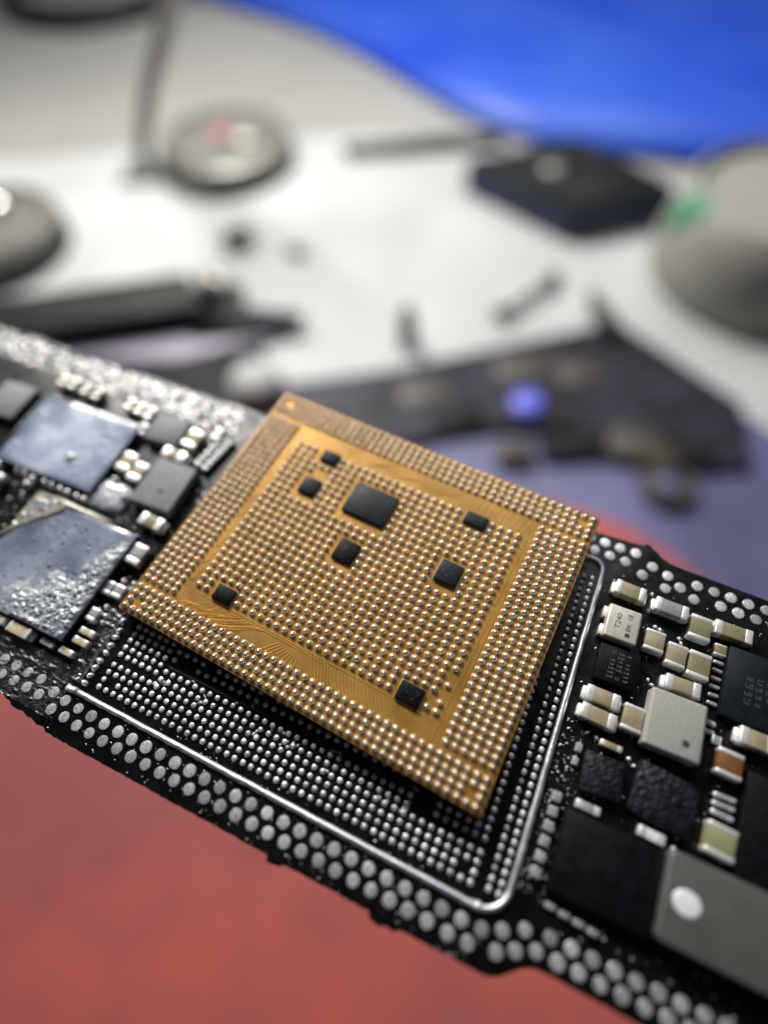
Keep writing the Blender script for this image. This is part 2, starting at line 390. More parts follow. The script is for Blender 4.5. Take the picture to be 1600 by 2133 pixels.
# black box
t = thing("black_box", "flat black box with a navy side on the white cloth, upper right", "box", (-4.6, 136.0, ZD + 0.1))
q = [(-25.0, -5.5), (-3.0, 12.0), (21.2, -0.5), (1.5, -15.5)]
obj("body", poly_slab("body", q, 0, 7.2, "navy_side", 0.4), t)
obj("lid", poly_slab("lid", [(x * 0.97, y * 0.97) for x, y in q], 7.15, 8.2, "black_plastic", 0.3), t)
obj("badge", dome("badge", 2.4, 0.5, 20, 3, "tin_metal"), t, (-5.5, -2.5, 8.2))

# grey cup with a green label at the right edge
t = thing("grey_cup", "wide grey cup with a green smear on its rim, right edge", "cup", (36.0, 124.0, ZD))
obj("body", lathe("body", [(19.5, 0.1), (20.5, 1.4), (20.8, 6), (19.6, 12), (18.0, 17.4), (17.2, 18.0), (16.6, 17.5), (16.0, 16), (0.05, 15.6)], 48, "cup_grey", True, R(50)), t)
V = []; F = []
for k, (r, z) in enumerate(((20.1, 10), (19.65, 12.1), (18.9, 15), (18.15, 17.6), (16.8, 18.1))):
    for i in range(9):
        a = R(186 + 2.4 * i + 5 * k); V.append((r * math.cos(a), r * math.sin(a), z))
for k in range(4):
    for i in range(8): F.append((k * 9 + i, k * 9 + i + 1, (k + 1) * 9 + i + 1, (k + 1) * 9 + i))
o = obj("colour_patch", mesh("colour_patch", V, F, "green_label", True), t); md = o.modifiers.new("thick", 'SOLIDIFY'); md.thickness = 0.15
obj("seam", tube("seam", [(8, -19, 1), (8, -19.3, 7), (7.6, -18.0, 12), (7, -16.6, 17.5)], 0.8, "grey_rubber", 8), t)

# grey ruler at the back
o = obj("dark_ruler", poly_slab("dark_ruler", [(-66, 137), (-30, 156), (-27, 152), (-63, 133.5)], ZD, ZD + 2.0, "dark_metal", 0.3))
tag(o, "thin dark ruler lying along the far hem of the white cloth", "ruler")

# small loose bits on the cloth
def bit(name, label, cat, path, rad, m):
    return tag(obj(name, tube(name, path, rad, m, 10)), label, cat)
bit("metal_screw", "small dark screw lying below the black box on white cloth", "screw", [(-7.6, 90.5, -58), (-6.0, 93, -58), (-1.6, 102.5, -58), (-0.2, 105.0, -58)], [1.8, 0.7, 0.7, 1.9], "dark_metal")
bit("brown_lump", "small brown grey lump on white cloth, left of centre", "lump", [(-73, 90, -58.2), (-71, 92.3, -57.2), (-68.6, 94, -57.4), (-67.6, 95, -58.4)], [1.2, 2.6, 2.4, 0.8], "grey_rubber")
bit("tiny_chip", "tiny dark bit lying right of the brown lump", "bit", [(-58, 93.4, -58.6), (-56, 94.4, -58.4), (-53.6, 95, -58.6)], [0.6, 1.2, 0.5], "grey_rubber")
bit("bent_wire", "bent dark wire end sticking out behind the device housing", "wire", [(8.2, 102, -57), (9.4, 98, -56), (12.5, 93.5, -55), (15, 90, -55.5)], [1.0, 1.4, 1.8, 1.6], "dark_metal")
bit("dark_peg", "small dark upright peg behind the housing's left end", "peg", [(-22.1, 78.5, -59.2), (-22.1, 78.5, -55), (-22.3, 78.7, -51.5)], [1.9, 1.7, 1.0], "dark_metal")
bit("paper_crumb", "crumpled pale scrap at the right end of the black bar", "scrap", [(-67, 72, -58), (-64, 74.5, -55), (-61, 74, -56), (-58, 76, -58)], [2.0, 3.6, 3.2, 1.4], "tin_metal")

# ================================================================== the circuit board
p = 0.32            # pad pitch
q_ = 0.894 * p      # row pitch
board = thing("logic_board", "black circuit board crowded with tiny components, running across the picture", "circuit board", (0, 0, 0))
def jag(x0, y0, x1, y1, n, amp):
    out = []
    for i in range(n):
        f = i / n; out.append((x0 + (x1 - x0) * f, y0 + (y1 - y0) * f + amp * (random.random() - 0.5)))
    return out
outline = []
outline += jag(-21, -1.2, -4, -1.45, 24, 0.10) + jag(-4, -1.55, -0.4, -2.02, 22, 0.16) + jag(-0.4, -2.02, 8.15, -1.93, 60, 0.03)
outline += [(8.15, -1.93), (8.18, -2.08), (8.32, -2.1), (8.62, -2.05), (8.66, -1.96)] + jag(8.7, -1.95, 11.55, -1.9, 20, 0.03)
outline += [(11.6, -1.9), (11.7, -2.06), (12.0, -2.12), (12.2, -2.02), (12.5, -2.05), (12.62, -1.93)] + jag(12.7, -1.92, 15.2, -1.88, 16, 0.03)
outline += [(15.35, -1.84), (15.6, -1.70), (15.85, -1.48), (16.1, -1.28), (16.4, -1.16), (16.8, -1.12), (18, -1.12), (19.3, -1.12), (21, -1.05), (23, -0.95), (24.6, -0.9)]
outline += [(24.6, 12.7), (24, 12.7), (21, 12.76), (19.3, 12.80), (18, 12.82), (17.5, 12.86), (17.15, 12.98), (16.95, 13.16), (16.75, 13.24), (16.68, 13.34), (16.5, 13.36), (16.4, 13.26), (16.2, 13.22)]
outline += [(14.7, 13.12), (8, 13.1), (2, 13.15), (-1.2, 13.2)] + jag(-2, 13.2, -11, 13.0, 30, 0.08) + jag(-11, 13.0, -14.6, 13.22, 10, 0.1) + jag(-14.7, 13.25, -17, 12.7, 10, 0.1) + [(-18, 12.6), (-21, 12.5)]
sub = obj("substrate", poly_slab("substrate", outline, -0.9, 0.0, "board_mask", 0.03), board)
sub.data.materials.append(MATS["board_side"])
for f in sub.data.polygons:
    if abs(f.normal.z) < 0.3: f.material_index = 1

# shield rails: tinned strips with rounded corners
prof = [(-0.105, 0.0), (-0.10, 0.06), (-0.06, 0.115), (0.0, 0.13), (0.06, 0.115), (0.10, 0.06), (0.105, 0.0)]
path = [(-0.62 + 0.25 * i, -0.47 + 0.012 * nz(i * 0.4, 0, 1), 0) for i in range(60)]
path = [pp for pp in path if pp[0] < 14.25]
for i in range(9):
    a = R(-90 + 90 * i / 8); path.append((14.4 + 0.8 * math.cos(a), 0.33 + 0.8 * math.sin(a), 0))
for i in range(1, 44): path.append((15.2 + 0.012 * nz(0, i * 0.5, 1), 0.33 + 0.25 * i, 0))
for i in range(9):
    a = R(90 * i / 8); path.append((14.75 + 0.45 * math.cos(a), 11.45 + 0.45 * math.sin(a), 0))
for i in range(1, 20): path.append((14.75 - 0.8 * i, 11.9, 0))
rail = obj("shield_rail", sweep("shield_rail", path, prof, "tin_rail"), board)
o = obj("shield_end", sweep("shield_end", [(-1.02, -0.50, 0), (-0.9, -0.49, 0.02), (-0.7, -0.46, 0.02), (-0.6, -0.47, 0)], [(a * 1.1, b_ * 1.25) for a, b_ in prof], "tin_end"), rail)
o = obj("solder_bead", dome("solder_bead", 0.14, 0.2, 12, 4, "tin_end"), rail, (14.45, -0.44, 0.02))

# large round edge pads
pad_big = lathe("edge_pad", [(0.202, 0.0), (0.200, 0.026), (0.192, 0.036), (0.182, 0.038), (0.03, 0.038)], 20, "tin_pad", True, R(24))
pad_dull = lathe("edge_pad", [(0.192, 0.0), (0.190, 0.025), (0.182, 0.035), (0.172, 0.037), (0.03, 0.037)], 20, "tin_dull", True, R(24))
EP = []
for k in range(23): EP.append((1.01 + 0.597 * k, -0.945, pad_big))
for k in range(21): EP.append((1.31 + 0.597 * k, -1.405, pad_big))
EP += [(14.75, -0.93, pad_big), (15.3, -0.70, pad_big), (15.88, -0.42, pad_big), (13.9, -1.42, pad_big), (14.5, -1.4, pad_big), (15.3, -1.25, pad_big), (15.78, -1.0, pad_big)]
for k in range(14): EP.append((16.6 + 0.597 * k, -0.30 + 0.012 * k, pad_big)); EP.append((16.32 + 0.597 * k, -0.76 + 0.012 * k, pad_big))
EP += [(0.42, -0.92, pad_big), (-0.17, -0.91, pad_dull), (-0.78, -0.88, pad_dull), (-1.38, -0.82, pad_dull), (0.72, -1.40, pad_dull), (0.13, -1.38, pad_dull), (-0.45, -1.35, pad_dull), (-1.06, -1.33, pad_dull)]
for k in range(20): EP.append((-2.13 - 0.59 * k, -0.655, pad_dull)); EP.append((-1.83 - 0.59 * k, -1.10, pad_dull))
EP += [(14.41, 12.77, pad_big), (14.71, 12.30, pad_big), (15.01, 12.75, pad_big), (15.3, 12.27, pad_big), (15.6, 12.75, pad_big), (15.91, 12.26, pad_big), (16.2, 12.77, pad_big), (16.9, 12.44, pad_big),
       (16.6, 11.95, pad_big), (17.48, 12.28, pad_big), (17.5, 11.74, pad_big), (18.0, 11.99, pad_big), (18.54, 11.72, pad_big)]
for k in range(9): EP.append((18.55 + 0.605 * k, 12.31, pad_big)); EP.append((19.47 + 0.605 * k, 11.82, pad_big))
for k in range(26): EP.append((-2.0 - 0.597 * k, 12.55, pad_dull)); EP.append((-2.3 - 0.597 * k, 12.05, pad_dull))
for x, y, me in EP:
    s = random.uniform(.94, 1.04)
    obj("edge_pad", me, board, (x + random.uniform(-.008, .008), y + random.uniform(-.008, .008), 0), random.random() * 6.28, (s, s * random.uniform(.96, 1.03), random.uniform(.8, 1.2)))

# fine pad field of the empty socket
pad_s = lathe("socket_pad", [(0.104, 0.0), (0.099, 0.04), (0.082, 0.058), (0.03, 0.064)], 10, "tin_pad")
SP = []
for j in range(4):
    for i in range(45):
        if j == 1 and i in (1, 43): continue
        SP.append((i * p, j * q_))
for j in range(2):
    for i in range(6, 37): SP.append((i * p, (3.53 + 0.91 * j) * p))
for j in range(10):
    for i in range(6): SP.append((i * p, (3.94 + 0.894 * j) * p))
for j in range(20):
    for i in range(39, 45): SP.append((i * p, (3.94 + 0.894 * j) * p))
for j in range(6):
    for i in range(29):
        if random.random() < 0.10: continue
        SP.append(((6.14 + 1.098 * i) * p, (6.0 + 0.98 * j) * p))
SP.sort(key=lambda a: (a[0] - 12.0) ** 2 * 0.15 + (a[1] + 1.0) ** 2)
def jit(v): return v + random.uniform(-.006, .006)
for x, y in SP[:300]:
    obj("socket_pad", pad_s, board, (jit(x), jit(y), 0), random.random() * 6.28, (1, 1, random.uniform(.8, 1.15)))
o = obj("socket_pad_field", join("socket_pad_field", pad_s, [(jit(x), jit(y), 0, random.random() * 6.28, random.uniform(.95, 1.05)) for x, y in SP[300:]], "tin_pad"), board); o["kind"] = "stuff"
smear = dome("solder_smear", 0.10, 0.018, 9, 2, "tin_dull")
for k in range(34):
    i = random.randrange(6, 40); obj("solder_smear", smear, board, (i * p + random.uniform(-.16, .16), random.choice((3.1, 4.0, 5.1)) * p + random.uniform(-.1, .1), 0.001), random.random() * 6, (random.uniform(.4, 1.3), random.uniform(.3, .7), 1))
path = [(1.9 + .35 * i, 1.62 + .012 * nz(i, 0, 1.7), 0) for i in range(28)]
obj("mask_step", sweep("mask_step", path, [(-.03, 0), (-.012, .012), (.012, .012), (.03, 0)], "board_side"), board)
# narrow stubs along the right rail
stub = rbox("stub", 0.15, 0.19, 0.16, "tin_end", 0.05)
stub_d = rbox("stub", 0.14, 0.17, 0.12, "tin_dull", 0.05)
for k in range(39):
    y = (0.25 + 0.9 * k) * p
    obj("stub", stub, board, (jit(46.6 * p), jit(y), 0), random.uniform(-.2, .2))
    obj("stub", stub_d if k > 20 or random.random() < .4 else stub, board, (jit(45.62 * p), jit(y), -0.02), random.uniform(-.3, .3))

# solder blobs left of the socket
blob = dome("solder_blob", 0.13, 0.16, 12, 4, "tin_end")
for x, y in ((-0.72, 2.33), (-0.61, 1.97), (-0.59, 1.71), (-0.56, 1.37), (-0.55, 1.09), (-0.57, 0.76), (-0.56, 0.48), (-0.55, 0.19), (-0.56, -0.11)):
    obj("solder_blob", blob, board, (x, y, 0), random.random() * 6, (1.1, random.uniform(.7, .95), random.uniform(.8, 1.1)))
path = [(-0.80 + 0.05 * nz(i, 0, 2.3), -0.2 + 0.14 * i, 0) for i in range(19)]
obj("solder_ridge", sweep("solder_ridge", path, [(-0.06, 0), (-0.04, 0.06), (0, 0.10), (0.04, 0.06), (0.06, 0)], "flux_bright"), board)

# flux crust, a dark glittering film on the bare board at the left
def crust(x, y):
    return 0.012 + 0.05 * max(0, nz(x * 0.7, y * 2.2, 4.0, 1.7)) + 0.035 * max(0, nz(x, y * 1.5, 11.0, 5.2))
for nm, x0, x1, y0, y1, m, f in (("flux_crust", -7, -0.95, -1.62, 0.2, "flux_crust", crust), ("flux_crust", -1.5, -0.85, 0.2, 3.6, "flux_crust", crust)):
    o = obj(nm, sheet(nm, x0, x1, y0, y1, int((x1 - x0) * 28), int((y1 - y0) * 28), f, m,
            lambda x, y: y > -1.9 and not (x > -1.2 and y < -0.35 and y > -0.62)), board); o["kind"] = "stuff"
o = obj("flux_crust", sheet("flux_crust", -20, -1.6, 11.35, 12.95, 420, 40,
        lambda x, y: 0.02 + 0.13 * max(0, nz(x, y, 3.2, 2.7)) + 0.05 * nz(x, y, 9, 8), "flux_bright"), board); o["kind"] = "stuff"

# ------------------------------------------------------------------ components
def cap(x, y, w, d_, h, body, axis, endf=0.22, term="tin_end"):
    """chip capacitor: body with a wrapped metal terminal at either end"""
    if axis == 'x': bw, bd = w * (1 - 0.2 * endf), d_ * 0.95
    else: bw, bd = w * 0.95, d_ * (1 - 0.2 * endf)
    o = obj("capacitor", rbox("capacitor", bw, bd, h * 0.97, body, 0.035), board, (x, y, 0.012), R(random.uniform(-2.4, 2.4)))
    for s in (-1, 1):
        if axis == 'x':
            t = rbox("terminal", w * endf, d_, h, term, 0.05, 3); l = (s * (w / 2 - w * endf / 2), 0, -0.005)
        else:
            t = rbox("terminal", w, d_ * endf, h, term, 0.05, 3); l = (0, s * (d_ / 2 - d_ * endf / 2), -0.005)
        obj("terminal", t, o, l)
        if axis == "x" and w > .9: obj("solder_fillet", rbox("solder_fillet", .14, d_ * .86, h * .5, "tin_end", .06, 3), o, (s * (w / 2 + .03), 0, -.01))
    return o
# right of the socket
cap(16.27, 10.93, 1.08, .56, .45, "cap_tan", 'x'); cap(17.76, 10.84, 1.15, .54, .45, "cap_grey", 'x'); cap(18.82, 10.52, .74, .92, .40, "cap_olive", 'y', .2)
cap(19.87, 10.81, 1.26, .55, .45, "cap_olive", 'x'); cap(17.45, 9.41, .68, .80, .40, "cap_tan", 'y', .2); cap(18.23, 9.19, .67, .85, .40, "cap_tan", 'y', .2)
cap(18.99, 9.15, .74, .96, .40, "cap_olive", 'y', .2); cap(18.60, 8.21, 1.14, .52, .45, "cap_tan", 'x', .24); cap(19.62, 10.05, .42, .45, .25, "cap_olive", 'y', .26)
cap(16.26, 6.76, 1.12, .54, .45, "cap_tan", 'x', .25); cap(16.27, 6.10, 1.16, .53, .45, "cap_tan", 'x', .25); cap(17.32, 6.50, .67, .88, .40, "cap_tan", 'y', .18)
cap(21.05, 7.42, 1.1, .58, .45, "cap_tan", 'x', .26); cap(20.37, 6.36, .78, .84, .40, "cap_brown", 'y', .2); cap(20.41, 4.06, .86, .92, .45, "cap_green", 'y', .2)
for y in (5.37, 5.11, 4.84): cap(20.44, y, .66, .15, .2, "cap_grey", 'x', .35)
cap(16.91, 5.41, .72, .22, .25, "cap_tan", 'x', .3); cap(16.68, 3.35, .76, .28, .25, "cap_grey", 'x', .32); cap(18.59, 3.40, .80, .32, .27, "white_glint", 'x', .34)  # last capacitor has its bluish white glint painted as body colour
cap(19.62, 7.45, .5, .17, .2, "cap_grey", 'x', .35); cap(19.62, 7.15, .5, .17, .2, "cap_grey", 'x', .35); cap(19.95, 6.98, .3, .3, .22, "cap_grey", 'x', .35)
for k in range(6): cap(19.66, 9.62 - 0.30 * k, .34, .13, .16, "cap_grey", 'x', .36)
# column of small capacitors beside the bottom right chip
for k in range(6): cap(15.72, 3.25 - 0.44 * k, .30, .30, .25, "cap_grey", 'y', .34, "tin_dull")
for k in range(4): cap(16.35 + 0.42 * k, 0.42 - 0.03 * k, .32, .16, .18, "cap_grey", 'x', .34, "tin_dull")
cap(15.98, 4.95, .22, .3, .2, "cap_grey", 'y', .3, "tin_dull"); cap(15.98, 4.5, .2, .26, .18, "cap_grey", 'y', .3, "tin_dull")
for x, y in ((16.15, 5.55), (16.45, 5.5), (17.55, 5.3), (17.75, 5.15), (18.0, 5.0), (17.6, 8.1), (17.75, 7.95), (17.45, 10.1), (17.62, 10.04), (17.1, 11.3), (17.1, 10.6), (18.3, 10.0), (18.4, 9.85), (19.3, 3.35), (19.5, 3.3)):
    obj("solder_bead", blob, board, (x, y, 0), random.random() * 6, (random.uniform(.4, .7), random.uniform(.4, .7), random.uniform(.4, .9)))

# loose glittering specks of solder and dried flux scattered over the bare mask
sp0 = dome("solder_specks", 1.0, 0.7, 6, 2, "tin_end")
V = []; F = []
def speck(x, y, s):
    n = len(V); a = random.random() * 6.28; e = random.uniform(1, 3.2); h = s * random.uniform(.4, 1.0)
    for v in sp0.vertices:
        X, Y = v.co.x * s * e, v.co.y * s
        V.append((x + math.cos(a) * X - math.sin(a) * Y, y + math.sin(a) * X + math.cos(a) * Y, v.co.z * h))
    for f in sp0.polygons: F.append(tuple(i + n for i in f.vertices))
for k in range(420): speck(random.uniform(15.38, 21.6), random.uniform(-0.1, 12.0), random.choice((.006, .008, .012, .02)))
for k in range(170): speck(random.uniform(15.36, 16.1), random.uniform(0.4, 6.0), random.choice((.006, .009, .012, .018)))
for k in range(900): speck(random.uniform(-10, -0.9), random.uniform(-0.4, 11.4), random.choice((.01, .015, .02, .04)))
for k in range(260): speck(random.uniform(-1, 14.8), random.uniform(-1.9, -0.15), random.choice((.006, .01, .014)))
o = obj("solder_specks", mesh("solder_specks", V, F, "tin_end", True), board); o["kind"] = "stuff"

def marks(o, z, x0, y0, cols, rows, sx, sy, m="laser_mark"):
    """illegible laser marking: short broken strokes"""
    V = []; F = []
    for c in range(cols):
        for r in range(rows):
            if random.random() < .15: continue
            cx = x0 + c * sx; cy = y0 + r * sy; w = sx * random.uniform(.22, .42); h = sy * random.uniform(.12, .3)
            for (a, b_, cc, dd) in ((cx - w, cy - h, cx + w, cy - h + .02), (cx - w, cy, cx - w + .025, cy + h), (cx, cy + h - .02, cx + w, cy + h)):
                n = len(V); V += [(a, b_, z), (cc, b_, z), (cc, dd, z), (a, dd, z)]; F.append((n, n + 1, n + 2, n + 3))
    k_ = obj("marking", mesh("marking", V, F, m), o); k_["kind"] = "stuff"; return k_
def ic(x, y, w, d_, h, m, bev=0.04, rot=0.0, label=None):
    o = obj("chip_package", rbox("chip_package", w, d_, h, m, bev), board, (x, y, 0.02), R(rot))
    if label: o["label"] = label
    return o
o = ic(16.48, 8.02, 1.38, 1.30, .33, "ic_black", .03, 2, "small black chip with faint laser marking beside the metal rail"); marks(o, .332, -0.20, -0.45, 3, 7, .26, .15)
o = ic(20.85, 9.05, 2.0, 2.5, .36, "ic_blueblack", .04, 0, "blue black chip with faint marking at the right edge"); marks(o, .362, -0.25, -0.5, 4, 4, .32, .27)
ic(16.84, 4.40, 1.22, 1.22, .34, "ic_rough", .04, 4, "black chip with a rough flaked top"); ic(18.72, 4.55, 1.85, 1.62, .28, "ic_rough", .05, -4, "blue black chip smeared with flux")
ic(17.56, 1.95, 2.95, 2.30, .40, "ic_black", .05, 1, "large flat black chip near the bottom right")
ic(21.95, 4.75, 2.1, 3.3, .40, "ic_black", .05, 0, "black chip cut off by the right edge")
# crystal can with printed lettering
xt = obj("crystal", rbox("crystal", 1.16, 1.30, .42, "can_cream", .09, 4), board, (16.27, 9.50, 0.13), R(1)); xt["label"] = "cream oscillator can printed T240"
obj("base", rbox("base", 1.06, 1.2, .13, "ic_grey", .03), xt, (0.0, 0.0, -.13))
for y in (-.36, .36): obj("terminal", rbox("terminal", .2, .42, .3, "tin_end", .04), xt, (-.60, y, -.13))
def text_mesh(s, size):
    cu = bpy.data.curves.new("lettering", 'FONT'); cu.body = s; cu.size = size; cu.align_x = 'CENTER'; cu.align_y = 'CENTER'; cu.extrude = 0.002
    t = bpy.data.objects.new("lettering_tmp", cu); COL.objects.link(t)
    dg = bpy.context.evaluated_depsgraph_get(); dg.update()
    me = bpy.data.meshes.new_from_object(t.evaluated_get(dg)); me.materials.clear(); me.materials.append(MATS["ink"])
    bpy.data.objects.remove(t); return me
obj("lettering", text_mesh("T240", .29), xt, (-.17, .06, .4225), R(90), (1, 0.9, 1))
obj("lettering", text_mesh("BK 18", .27), xt, (.21, .10, .4225), R(90), (1, 0.9, 1))
obj("lettering", mesh("lettering", [(-.08, -.07, 0), (.08, -.07, 0), (.08, .07, 0), (-.08, .07, 0)], [(0, 1, 2, 3)], "ink"), xt, (.21, -.38, .4228))
for o in xt.children:
    if o.name.startswith("lettering"): o["kind"] = "stuff"
# grey power inductor with a dark dot
o = obj("inductor", rbox("inductor", 1.78, 1.95, .60, "inductor_grey", .11, 4), board, (18.55, 6.80, 0.01), R(1)); o["label"] = "square light grey inductor with one dark dot"
obj("dot", lathe("dot", [(.115, 0), (.115, .004), (.10, .006)], 20, "dot_dark"), o, (.37, -.48, .597))
# steel shield plate; its round white spot is a reflection put in as colour
o = obj("shield_plate", poly_slab("shield_plate", round_rect(0, 0, 5.2, 2.36, .2, 0, 5), 0, .72, "steel_plate", .06), board, (21.62, 2.08, .02)); o["label"] = "dull grey steel plate with a bright round painted reflection"
obj("spot", lathe("spot", [(.40, 0), (.39, .012), (.33, .02)], 28, "white_glint"), o, (-1.98, -.02, .722), 0, (1.0, .85, 1))

# left of the socket
ind = obj("inductor", rbox("inductor", 2.0, 2.35, .50, "ic_grey", .10, 4), board, (-2.66, 7.92, 0.01), R(3)); ind["label"] = "square dark grey inductor beside the loose chip"
obj("dot", lathe("dot", [(.10, 0), (.10, .004), (.08, .006)], 20, "dot_dark"), ind, (.1, -.35, .497))
ic(-4.32, 10.5, 1.68, 1.50, .45, "ic_grey", .05, 5, "small dark grey chip above the inductor"); ic(-12.55, 9.05, 1.85, 1.95, .42, "ic_grey", .06, 3, "grey chip at the left edge")
cap(-2.98, 10.5, .72, .98, .40, "cap_tan", 'y', .3); cap(-3.24, 9.47, 1.19, .51, .40, "cap_tan", 'x', .34); cap(-4.98, 8.30, .68, .97, .40, "cap_tan", 'y', .34)
cap(-4.2, 8.05, .68, .94, .40, "cap_tan", 'y', .34); cap(-2.13, 6.25, 1.11, .56, .40, "cap_olive", 'x', .3); cap(-1.76, 4.79, .65, .88, .40, "cap_grey", 'y', .3)
cap(-1.95, 3.18, .43, .56, .35, "cap_grey", 'y', .34); cap(-1.47, 3.20, .45, .54, .35, "cap_grey", 'y', .34); cap(-1.77, 2.06, .42, .54, .35, "cap_grey", 'y', .34)
cap(-1.56, 1.42, .65, .25, .30, "cap_yellow", 'x', .36); cap(-1.56, 1.03, .68, .27, .30, "cap_yellow", 'x', .36); cap(-1.79, .51, .62, .26, .30, "cap_yellow", 'x', .36)
cap(-2.71, .49, .62, .24, .25, "cap_yellow", 'x', .34); cap(-3.94, .44, 1.04, .44, .40, "cap_yellow", 'x', .2); cap(-5.05, .47, .7, .36, .36, "cap_yellow", 'x', .3)
cap(-6.1, .45, .8, .36, .36, "cap_yellow", 'x', .3)
for x, y in ((-10.9, 11.0), (-10.3, 11.05), (-9.5, 11.0), (-8.8, 10.95), (-6.9, 11.05), (-6.3, 11.0), (-5.7, 10.95)): cap(x, y, .42, .62, .42, "cap_tan", 'y', .34)
for x, y in ((-5.5, 10.1), (-2.1, 11.2)): cap(x, y, .42, .6, .36, "cap_grey", 'y', .34)
for x, y in ((-10.5, 5.7), (-9.8, 5.2), (-10.5, 4.6), (-11.4, 6.3)): cap(x, y, .5, .8, .40, "cap_tan", 'y', .34)
bead = dome("solder_bead", 0.19, 0.34, 14, 5, "tin_end")
for x, y in ((-9.35, 6.1), (-8.93, 6.09), (-8.42, 6.0), (-8.48, 5.67), (-7.8, 6.06), (-7.4, 6.07), (-6.89, 6.04), (-6.5, 6.05), (-6.01, 6.04), (-5.6, 6.04), (-5.01, 7.39), (-4.03, 6.81)):
    obj("solder_bead", bead, board, (x, y, 0.02), random.random() * 6, (random.uniform(.9, 1.1), random.uniform(.9, 1.1), random.uniform(.85, 1.1)))
for x, y in ((-1.72, 3.69), (-1.65, 2.54), (-1.45, 2.23), (-1.38, 1.97), (-1.25, 3.75), (-0.95, 3.1)): obj("solder_bead", bead, board, (x, y, 0), 0, (.6, .6, .55))
con = obj("connector", rbox("connector", .95, 1.95, .16, "ic_black", .03), board, (-1.76, 10.25, 0.01), R(-9))
for i in range(2):
    for k in range(6): obj("contact", rbox("contact", .34, .26, .2, "tin_dull", .07), con, (-.22 + .44 * i, -.78 + .31 * k, .06))

# flux covered chips; bluish sky reflection is painted into the flux colour
def film_chip(x, y, w, d_, h, rot, label, m, fz, side="ic_blueblack"):
    o = obj("chip_package", rbox("chip_package", w, d_, h, side, .05), board, (x, y, .02), R(rot)); o["label"] = label
    ww, dd = w / 2 - .015, d_ / 2 - .015
    obj("flux_sky_film", sheet("flux_sky_film", -ww, ww, -dd, dd, int(w * 26), int(d_ * 26),
        lambda a, b_: h + 0.004 + fz(a, b_) * min(1, 6 * min(ww - abs(a), dd - abs(b_)) + 0.05), m), o)
    return o
o1 = film_chip(-8.15, 8.17, 5.35, 3.85, .42, 2, "large chip glazed with shiny flux, bluish sky reflection painted in, upper left", "flux_sky_glaze",
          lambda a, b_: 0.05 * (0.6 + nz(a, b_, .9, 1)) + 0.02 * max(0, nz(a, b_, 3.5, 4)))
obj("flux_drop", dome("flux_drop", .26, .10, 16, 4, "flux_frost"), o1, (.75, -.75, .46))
sweep_p = [(-2.55, -1.7), (-2.62, 0), (-2.62, 1.55), (-2.45, 1.83), (-1.2, 1.85)]
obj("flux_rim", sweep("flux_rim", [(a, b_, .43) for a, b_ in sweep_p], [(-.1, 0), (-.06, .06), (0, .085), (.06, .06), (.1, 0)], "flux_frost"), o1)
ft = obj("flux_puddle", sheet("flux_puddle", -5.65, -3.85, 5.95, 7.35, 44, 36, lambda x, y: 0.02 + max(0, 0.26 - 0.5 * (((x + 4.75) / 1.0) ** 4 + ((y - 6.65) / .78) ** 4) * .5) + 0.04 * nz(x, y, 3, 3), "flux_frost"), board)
def fz2(a, b_):
    t = max(0, min(1, (a * 0.75 - b_ * 0.62 - 0.55) * 1.2 + 0.5 * nz(a, b_, 1.1, 6)))
    return 0.03 + 0.05 * nz(a, b_, .8, 7) + t * (0.06 + 0.07 * nz(a, b_, 4.2, 2) + 0.05 * nz(a, b_, 9, 3)) + 0.015 * max(0, nz(a, b_, 6, 9))
o2 = film_chip(-4.72, 3.05, 5.25, 4.72, .48, 1, "large chip caked with frosted bubbly flux, bluish sky reflection painted in, left of the loose chip", "flux_sky_film", fz2)
ww = 2.6
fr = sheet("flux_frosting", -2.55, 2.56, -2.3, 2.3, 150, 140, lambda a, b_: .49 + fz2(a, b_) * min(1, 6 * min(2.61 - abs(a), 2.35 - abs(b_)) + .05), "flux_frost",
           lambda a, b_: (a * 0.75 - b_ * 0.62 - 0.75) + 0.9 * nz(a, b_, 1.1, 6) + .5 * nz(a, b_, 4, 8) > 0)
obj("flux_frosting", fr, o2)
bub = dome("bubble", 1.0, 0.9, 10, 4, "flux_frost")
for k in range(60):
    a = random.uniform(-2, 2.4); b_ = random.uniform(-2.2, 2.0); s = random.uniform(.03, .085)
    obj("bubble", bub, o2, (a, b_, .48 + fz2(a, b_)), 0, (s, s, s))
rimp = [(-2.7, 0.2), (-2.35, .75), (-1.85, 1.35), (-1.35, 1.85), (-1.05, 2.2), (-1.2, 2.42), (-1.5, 2.45)]
obj("flux_rim", sweep("flux_rim", [(a, b_, .47) for a, b_ in rimp], [(-.14, 0), (-.09, .09), (0, .13), (.09, .09), (.14, 0)], "flux_cream"), o2)
obj("flux_rim", sweep("flux_rim", [(-2.5, 2.36, .45), (-1.5, 2.44, .45), (-0.6, 2.40, .43), (0.0, 2.42, .35), (.7, 2.40, .3), (1.0, 2.36, .22)], [(-.22, -.12), (-.14, .06), (0, .13), (.14, .06), (.22, -.12)], "flux_cream"), o2)
obj("flux_crust", sheet("flux_crust", -2.6, -1.2, .5, 2.4, 40, 50, lambda a, b_: .50 + .05 * nz(a, b_, 5, 2) + .04, "flux_cream", lambda a, b_: b_ > .55 + 1.05 * (a + 2.6) + .12), o2)

